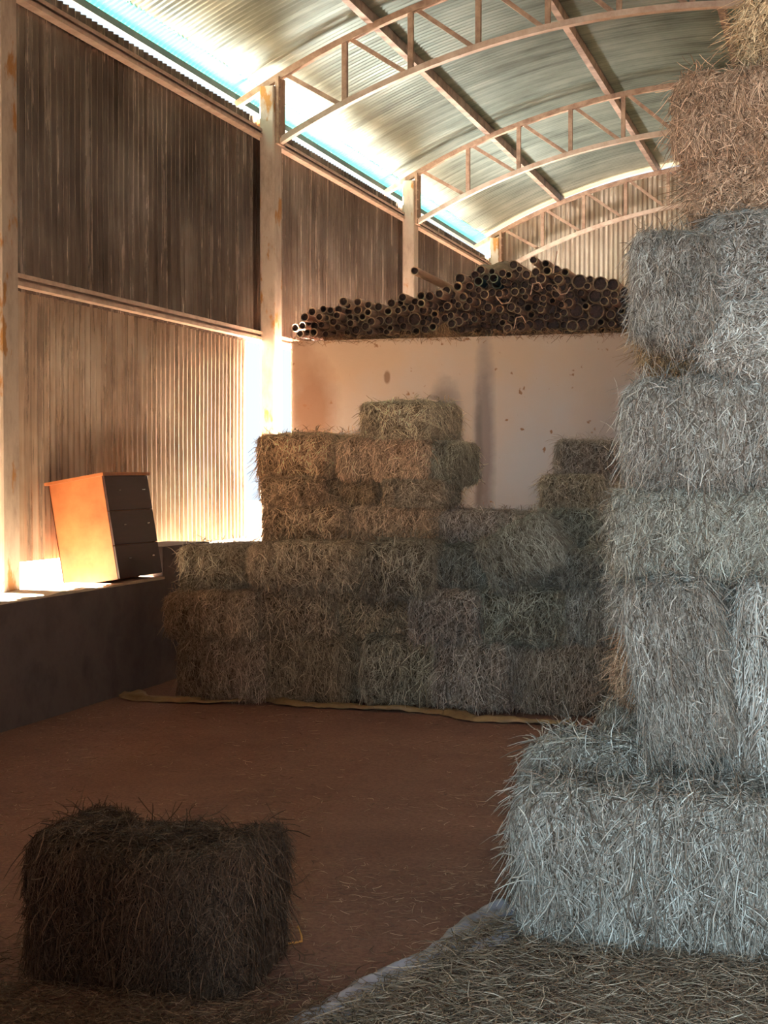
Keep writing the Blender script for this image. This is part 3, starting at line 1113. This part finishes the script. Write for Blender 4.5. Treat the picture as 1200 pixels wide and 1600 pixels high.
rng = np.random.default_rng(3)
P = top_region(rng, 2600)
P[:, 2] += rng.random(len(P)) ** 2 * 0.07 - 0.015
a = rng.uniform(0, 6.28, len(P))
T = np.stack([np.cos(a), 0.4 * np.sin(a), rng.normal(-0.1, 0.5, len(P))], 1)
V, Fq = strands(rng, P, T, np.tile([0, -1.0, 0.3], (len(P), 1)), rng.uniform(0.03, 0.14, len(P)), rng.uniform(0.001, 0.003, len(P)), 0.8, 0.2)
o = link('straw_litter', build_np('straw_litter', V, Fq, [M_straw], np.repeat(rng.beta(2, 2, len(P)), 12)))
o.color = (0.75, 0.45, 0.26, 1)
tag(o, 'reddish straw litter along the top edge of the plastered wall under the pipes', 'straw', kind='stuff')

# ------------------------------------------------------------------ sheets under the hay


def crumpled_strip(name, pts, wid, m, seed, hgt=0.03, folds=3, n=90):
    """a sheet edge lying in folds: pts = list of floor points, wid = width at each"""
    rng = random.Random(seed)
    pts = [Vector(p) for p in pts]
    cum = [0]
    for i in range(1, len(pts)):
        cum.append(cum[-1] + (pts[i] - pts[i - 1]).length)
    ph = [rng.uniform(0, 6.28) for _ in range(8)]
    vs, fs = [], []
    K = 12
    for i in range(n + 1):
        s = cum[-1] * i / n
        j = max(k for k in range(len(cum)) if cum[k] <= s + 1e-9)
        j = min(j, len(pts) - 2)
        f = (s - cum[j]) / (cum[j + 1] - cum[j])
        f2 = f
        p = pts[j].lerp(pts[j + 1], f2)
        d = (pts[j + 1] - pts[j]).normalized()
        sd_ = Vector((-d.y, d.x, 0))
        w_ = wid[j] + (wid[j + 1] - wid[j]) * f
        for k in range(K + 1):
            t = k / K - 0.5
            bump = hgt * (0.55 * math.exp(-((t + 0.28 + 0.1 * math.sin(s * 5 + ph[0])) / 0.12) ** 2) + 0.4 * math.exp(-((t - 0.2 + 0.12 * math.sin(s * 7 + ph[1])) / 0.15) ** 2))
            bump *= 0.75 + 0.35 * math.sin(s * 11 + ph[2]) * math.sin(s * 4.3 + ph[3])
            z = 0.004 + max(0, bump) + 0.004 * math.sin(s * 40 + t * 9 + ph[4])
            q = p + sd_ * (t * w_ + 0.012 * math.sin(s * 9 + ph[5]))
            vs.append((q.x, q.y, p.z + max(z, 0.002)))
    for i in range(n):
        for k in range(K):
            a = i * (K + 1) + k
            fs.append((a, a + 1, a + K + 2, a + K + 1))
    me = mesh(name, vs, fs, m, True)
    o = link(name, me)
    md = o.modifiers.new('thickness', 'SOLIDIFY')
    md.thickness = 0.002
    return o


pp = SHEET_PTS
o = crumpled_strip('plastic_sheet', [(p[0] + .02, p[1] - .02, 0) for p in pp], [.17, .16, .14, .12, .11, .12, .14], M_white_sheet, 4, 0.045)
tag(o, 'dirty white plastic sheet edge running diagonally from under the big pale bale', 'plastic sheet')
pp = [at_z(x, y) for x, y in ((700, 1498), (760, 1480), (800, 1452), (850, 1425))]
o = crumpled_strip('plastic_sheet', [(p[0], p[1], 0) for p in pp], [.05, .08, .11, .12], M_white_sheet, 8, 0.07, n=50)
tag(o, 'crumpled white plastic fold bunched up at the left foot of the big pale bale', 'plastic sheet')
pp = [at_z(x, y, 0.02) for x, y in ((203, 1078), (216, 1088), (270, 1091), (330, 1092), (390, 1090), (430, 1090), (455, 1096), (560, 1103), (640, 1106), (700, 1110), (740, 1120), (810, 1124), (900, 1130))]
o = crumpled_strip('yellow_tarp', [(p[0], p[1], 0) for p in pp], [.2, .2, .22, .2, .2, .22, .16, .14, .14, .2, .14, .12, .12], M_yellow, 12, 0.07, n=140)
tag(o, 'ochre yellow tarp edge lying along the foot of the back hay stack', 'tarp')
mb = MB()
c = at_z(466, 1470)
mb.tube([(c[0] + dx, c[1] + dy, dz) for dx, dy, dz in ((-.02, .05, .03), (-.005, .02, .045), (.012, 0, .02), (.02, -.02, .006), (-.005, -.05, .006), (-.02, -.07, .01))], 0.004, 6)
tag(mb.obj('baling_twine', M_twine, smooth=True), 'short curled orange twine on the floor right of the lone bale', 'twine')

# ------------------------------------------------------------------ chest of drawers tilted on the low wall
cy0, cy1 = at_x(185, 907, -4.95)[1], at_x(252, 895, -4.95)[1]
print('cabinet y', cy0, cy1)
cw, cd, ch = cy1 - cy0, 0.43, 0.745
t = empty('chest_of_drawers', (-4.955, cy0, 0.835))
t.rotation_euler = (0, math.radians(-9.5), math.radians(0))
tag(t, 'reddish brown chest of three drawers tilted on the low wall', 'chest of drawers')
mb = MB()
th = 0.018
mb.box(-cd, 0, 0, th, 0, ch)
mb.box(-cd, 0, cw - th, cw, 0, ch)
mb.box(-cd, -cd + 0.006, 0, cw, 0, ch)
mb.box(-cd, -0.02, th, cw - th, 0.0, th)
mb.box(-cd, -0.02, th, cw - th, ch * .33 - .006, ch * .33 + .006)
mb.box(-cd, -0.02, th, cw - th, ch * .66 - .006, ch * .66 + .006)
mb.obj('carcass', M_wood_side, t)
MB().box(-cd - 0.02, 0.025, -0.025, cw + 0.03, ch, ch + 0.022).obj('top_board', M_wood_side, t)
for k, (za, zb) in enumerate(((0.0, 0.235), (0.24, 0.485), (0.49, ch - 0.004))):
    d = MB().box(0.0, 0.016, 0.004, cw - 0.004, za + 0.002, zb + .001)
    d.box(-0.35, 0.0, 0.03, cw - 0.03, za + 0.02, zb - 0.02)
    do = d.obj('drawer', M_wood_front, t)
    for yy in (0.2, cw - 0.13):
        zc = (za + zb) / 2 + 0.02
        kb = MB()
        kb.tube([(0.016, yy - .016, zc), (0.028, yy - .012, zc), (0.030, yy, zc), (0.028, yy + .012, zc), (0.016, yy + .016, zc)], 0.0035, 8)
        kb.obj('handle', M_handle, do, True)

# ------------------------------------------------------------------ pipes on the store room
PX = [(a / 4 + 440, b_ / 4 + 420, r_ / 4) for a, b_, r_ in (
    (115, 405, 24), (160, 398, 22), (130, 355, 24), (205, 355, 26), (275, 408, 22), (325, 402, 24), (190, 268, 26), (235, 300, 24),
    (385, 205, 28), (475, 208, 26), (355, 255, 25), (418, 265, 24), (475, 258, 28), (345, 290, 24), (388, 318, 26), (462, 318, 26),
    (505, 300, 24), (525, 360, 28), (540, 225, 24), (605, 238, 26), (685, 215, 26), (612, 325, 30), (665, 265, 26), (670, 322, 28),
    (755, 178, 26), (790, 205, 28), (745, 320, 28), (830, 315, 42), (810, 243, 24), (842, 390, 26), (885, 258, 26), (922, 222, 26),
    (870, 170, 28), (925, 172, 28), (1015, 190, 28), (832, 12, 26), (1115, 60, 32), (1030, 135, 28), (1100, 110, 30), (1135, 175, 28),
    (1155, 235, 28), (1075, 258, 26), (915, 312, 26), (720, 368, 26), (350, 365, 22), (945, 362, 26), (410, 400, 20))]
PX += [(a / 4 + 700, b_ / 4 + 400, r_ / 4) for a, b_, r_ in (
    (205, 88, 28), (190, 158, 28), (285, 138, 28), (305, 172, 32), (228, 240, 28), (95, 255, 24), (175, 290, 30),
    (105, 315, 28), (250, 322, 28), (105, 380, 28), (165, 395, 22), (180, 455, 36), (255, 438, 20), (372, 452, 28), (420, 112, 30),
    (490, 115, 28), (410, 55, 28), (535, 25, 24), (610, 48, 24), (620, 92, 28), (580, 140, 32), (690, 145, 30), (820, 160, 45),
    (950, 175, 45), (1030, 180, 38), (920, 250, 42), (752, 292, 30), (800, 340, 44), (925, 345, 50), (640, 330, 38), (565, 430, 42),
    (655, 432, 45), (775, 438, 36), (840, 430, 40), (578, 332, 24), (455, 288, 30), (395, 318, 28), (435, 338, 22), (550, 265, 26),
    (480, 180, 26), (375, 180, 26), (300, 375, 22), (520, 365, 24), (215, 355, 22), (455, 440, 30), (675, 235, 28), (830, 230, 24))]
special = {
    0: 'lowest pipe at the far left end of the heap', 6: 'pipe poking out alone above the left end of the heap',
    8: 'upper left pipe with a flat round mouth on the left part of the heap',
    21: 'pipe with a bright ring shaped mouth in the left part of the heap',
    27: 'wide pipe mouth in the middle of the left slope of the heap',
    35: 'long brown pipe sticking out high at the left of the heap',
    47: 'pipe mouth just under the brown sack lump', 49: 'pale rimmed pipe mouth left of the dark blue pipes', 
    50: 'dark blue pipe with a pale rim, the lower right of the pair', 60: 'upright leaning topmost pipe of the heap before the gable',
    65: 'wide clay coloured pipe mouth near the right end of the heap top',
    71: 'largest pipe mouth with a smaller pipe nested inside at the right end',
}
# silhouette of the heap, used to fill the gaps between the mouths seen
sil = [(455, 530), (458, 505), (480, 485), (530, 468), (600, 478), (640, 462), (690, 448), (712, 430), (760, 415), (830, 395), (870, 410), (900, 430), (960, 430), (985, 460), (990, 528)]


def inside(x, y):
    if y > 524:
        return False
    for i in range(1, len(sil) - 2):
        if sil[i][0] <= x <= sil[i + 1][0]:
            f = (x - sil[i][0]) / (sil[i + 1][0] - sil[i][0])
            return y > sil[i][1] + f * (sil[i + 1][1] - sil[i][1]) + 6
    return False


circles = list(PX)
for _ in range(9000):
    x, y = rnd.uniform(458, 985), rnd.uniform(420, 522)
    r_ = rnd.uniform(5.2, 7.5)
    if inside(x, y) and y + r_ < 527 and all(math.hypot(x - a, y - b_) > r_ + c_ - 3.0 for a, b_, c_ in circles):
        circles.append((x, y, r_))
print('pipes', len(circles))


def pipe_mesh(m_out, m_rim, wall=0.16, L=1.0, added_disc=0):
    n = 22
    vs, fs, mi = [], [], []
    prof = [(1.0, L), (1.0, 0.05), (1.05, 0.045), (1.05, 0.004), (1.02, 0.0), (1 - wall, 0.0), (1 - wall, 0.01), (1 - wall, L)]
    for r_, y in prof:
        vs += [(r_ * math.cos(2 * math.pi * i / n), y, r_ * math.sin(2 * math.pi * i / n)) for i in range(n)]
    for k in range(len(prof) - 1):
        for i in range(n):
            fs.append((k * n + i, k * n + (i + 1) % n, (k + 1) * n + (i + 1) % n, (k + 1) * n + i))
            mi.append(0 if k < 3 else (1 if k in (3, 4) else 2))
    if added_disc:                        # disc added a little way in so the inside looks lit
        k0 = len(vs)
        vs += [((1 - wall) * math.cos(2 * math.pi * i / n), added_disc * (1 + .3 * math.sin(i * 2.1)), (1 - wall) * math.sin(2 * math.pi * i / n)) for i in range(n)]
        vs.append((0, added_disc * 1.2, 0.0))
        for i in range(n):
            fs.append((k0 + i, k0 + (i + 1) % n, k0 + n))
            mi.append(2)
    return mesh('pipe', vs, fs, [m_out, m_rim, M_pipe_in], True, mi)


PM = [pipe_mesh(M_pipe, M_rim, 0.2, added_disc=0.014), pipe_mesh(M_pipe, M_rim, 0.28), pipe_mesh(M_pipe, M_rim, 0.15, added_disc=0.02), pipe_mesh(M_pipe_blue, M_rim_pale, 0.2), pipe_mesh(M_pipe, M_pipe, 0.16, added_disc=0.02)]
for i, (x, y, r_) in enumerate(circles):
    Y = WY + 0.12 + rnd.uniform(0.0, 0.30)
    if i in (6, 35, 60):
        Y = WY + 0.1
    p = at_y(x, y, Y)
    R_ = r_ / F * Y / 1.0 * (1 / 0.98)
    p[2] = max(p[2], BTOP + R_ * 1.05)
    me = PM[3] if i in (48, 49, 50) else PM[(0, 0, 1, 2, 4, 0)[rnd.randrange(6)]]
    if r_ > 9:
        me = PM[2]
    o = link('metal_pipe', me)
    L_ = rnd.uniform(2.6, 4.2)
    o.scale = (R_, L_, R_)
    o.location = p
    o.rotation_euler = (math.radians(rnd.uniform(-0.6, 0.4)), rnd.uniform(0, 6), math.radians(rnd.uniform(-1.6, 1.6)))
    if i == 60 or i == 61:
        o.rotation_euler = (math.radians(-9), 0, math.radians(-8))
        o.scale = (R_, 1.5, R_)
    lab = special.get(i)
    if lab is None:
        if i < 47:
            lab = 'brown pipe among the others in the left half of the heap'
            gp = 'brown pipes in the left half of the heap'
        elif i < len(PX):
            lab = 'brown pipe among the others in the right half of the heap'
            gp = 'brown pipes in the right half of the heap'
        else:
            lab = 'small pipe end wedged in a gap between larger mouths of the heap'
            gp = 'small pipe ends filling the heap'
    else:
        gp = 'pipes piled on the store room'
    tag(o, lab, 'pipe', gp)

# brown sacking lump behind the heap
vs, fs = [], []
a, b_ = at_y(708, 430, WY + 0.9), at_y(826, 430, WY + 0.9)
w_ = b_[0] - a[0]
n1_, n2_ = 28, 14
for i in range(n1_ + 1):
    for j in range(n2_ + 1):
        u, v = i / n1_ * 2 - 1, j / n2_ * 2 - 1
        q = max(0, 1 - abs(u) ** 2.6) ** 0.5 * max(0, 1 - abs(v) ** 2.4) ** 0.5
        vs.append(((a[0] + b_[0]) / 2 + u * w_ / 2, WY + 1.3 + v * 0.45, BTOP + 0.33 + q * (0.50 + 0.02 * math.sin(u * 9) + 0.015 * math.sin(v * 11 + u * 5))))
for i in range(n1_):
    for j in range(n2_):
        k = i * (n2_ + 1) + j
        fs.append((k, k + n2_ + 1, k + n2_ + 2, k + 1))
o = link('sack', mesh('sack', vs, fs, M_sack, True))
md = o.modifiers.new('thickness', 'SOLIDIFY')
md.thickness = 0.01
tag(o, 'brown sacking lump bulging up behind the top of the pipe heap', 'sack')
# bent strips and hooks caught between the pipes
hooks = [(735, 400, 0), (868, 410, 1), (824, 440, 2), (838, 452, 0), (862, 458, 1), (876, 455, 2), (800, 445, 0), (785, 470, 2), (770, 432, 1), (812, 505, 0), (908, 425, 1)]
for i, (x, y, k) in enumerate(hooks[1::2]):
    p = at_y(x, y, WY + 0.05)
    sh = [((-.05, 0, -.05), (-.03, 0, .05), (.03, 0, .06), (.06, 0, .0)), ((-.02, 0, -.1), (0, 0, 0.02), (.015, 0, .1)), ((-.06, 0, .04), (0, 0, -.03), (.06, 0, -.02), (.09, 0, .03))][k]
    mb = MB().tube([(p[0] + a[0], p[1] + a[1] - .01, p[2] + a[2]) for a in sh], 0.006, 6)
    tag(mb.obj('bent_strip', M_pipe), 'thin bent rusty strip caught between the pipe mouths', 'metal strip', 'bent strips in the pipe heap')
# tuft of dry straw heaped at the front of the pipes
rng = np.random.default_rng(21)
c = at_y(693, 528, WY + 0.05)
n = 700
P = np.tile([c[0], WY + 0.06, BTOP + 0.005], (n, 1))
hh = rng.random(n)
P[:, 0] += rng.normal(0, 0.07, n) * (1.1 - hh)
P[:, 1] += rng.normal(0, 0.03, n)
P[:, 2] += hh * 0.09
T = np.stack([(P[:, 0] - c[0]) * 6 + rng.normal(0, .3, n), rng.normal(0, .3, n), -np.ones(n) * .9], 1)
V, Fq = strands(rng, P, T, np.tile([0, -1.0, 0.3], (n, 1)), rng.uniform(0.04, 0.1, n), rng.uniform(0.001, 0.003, n), 0.4, 0.1)
o = link('straw_tuft', build_np('straw_tuft', V, Fq, [M_straw], np.repeat(rng.beta(2, 2, n), 12)))
o.color = (0.8, 0.5, 0.3, 1)
tag(o, 'small cone of dry straw on the wall edge before the pipes', 'straw', kind='stuff')
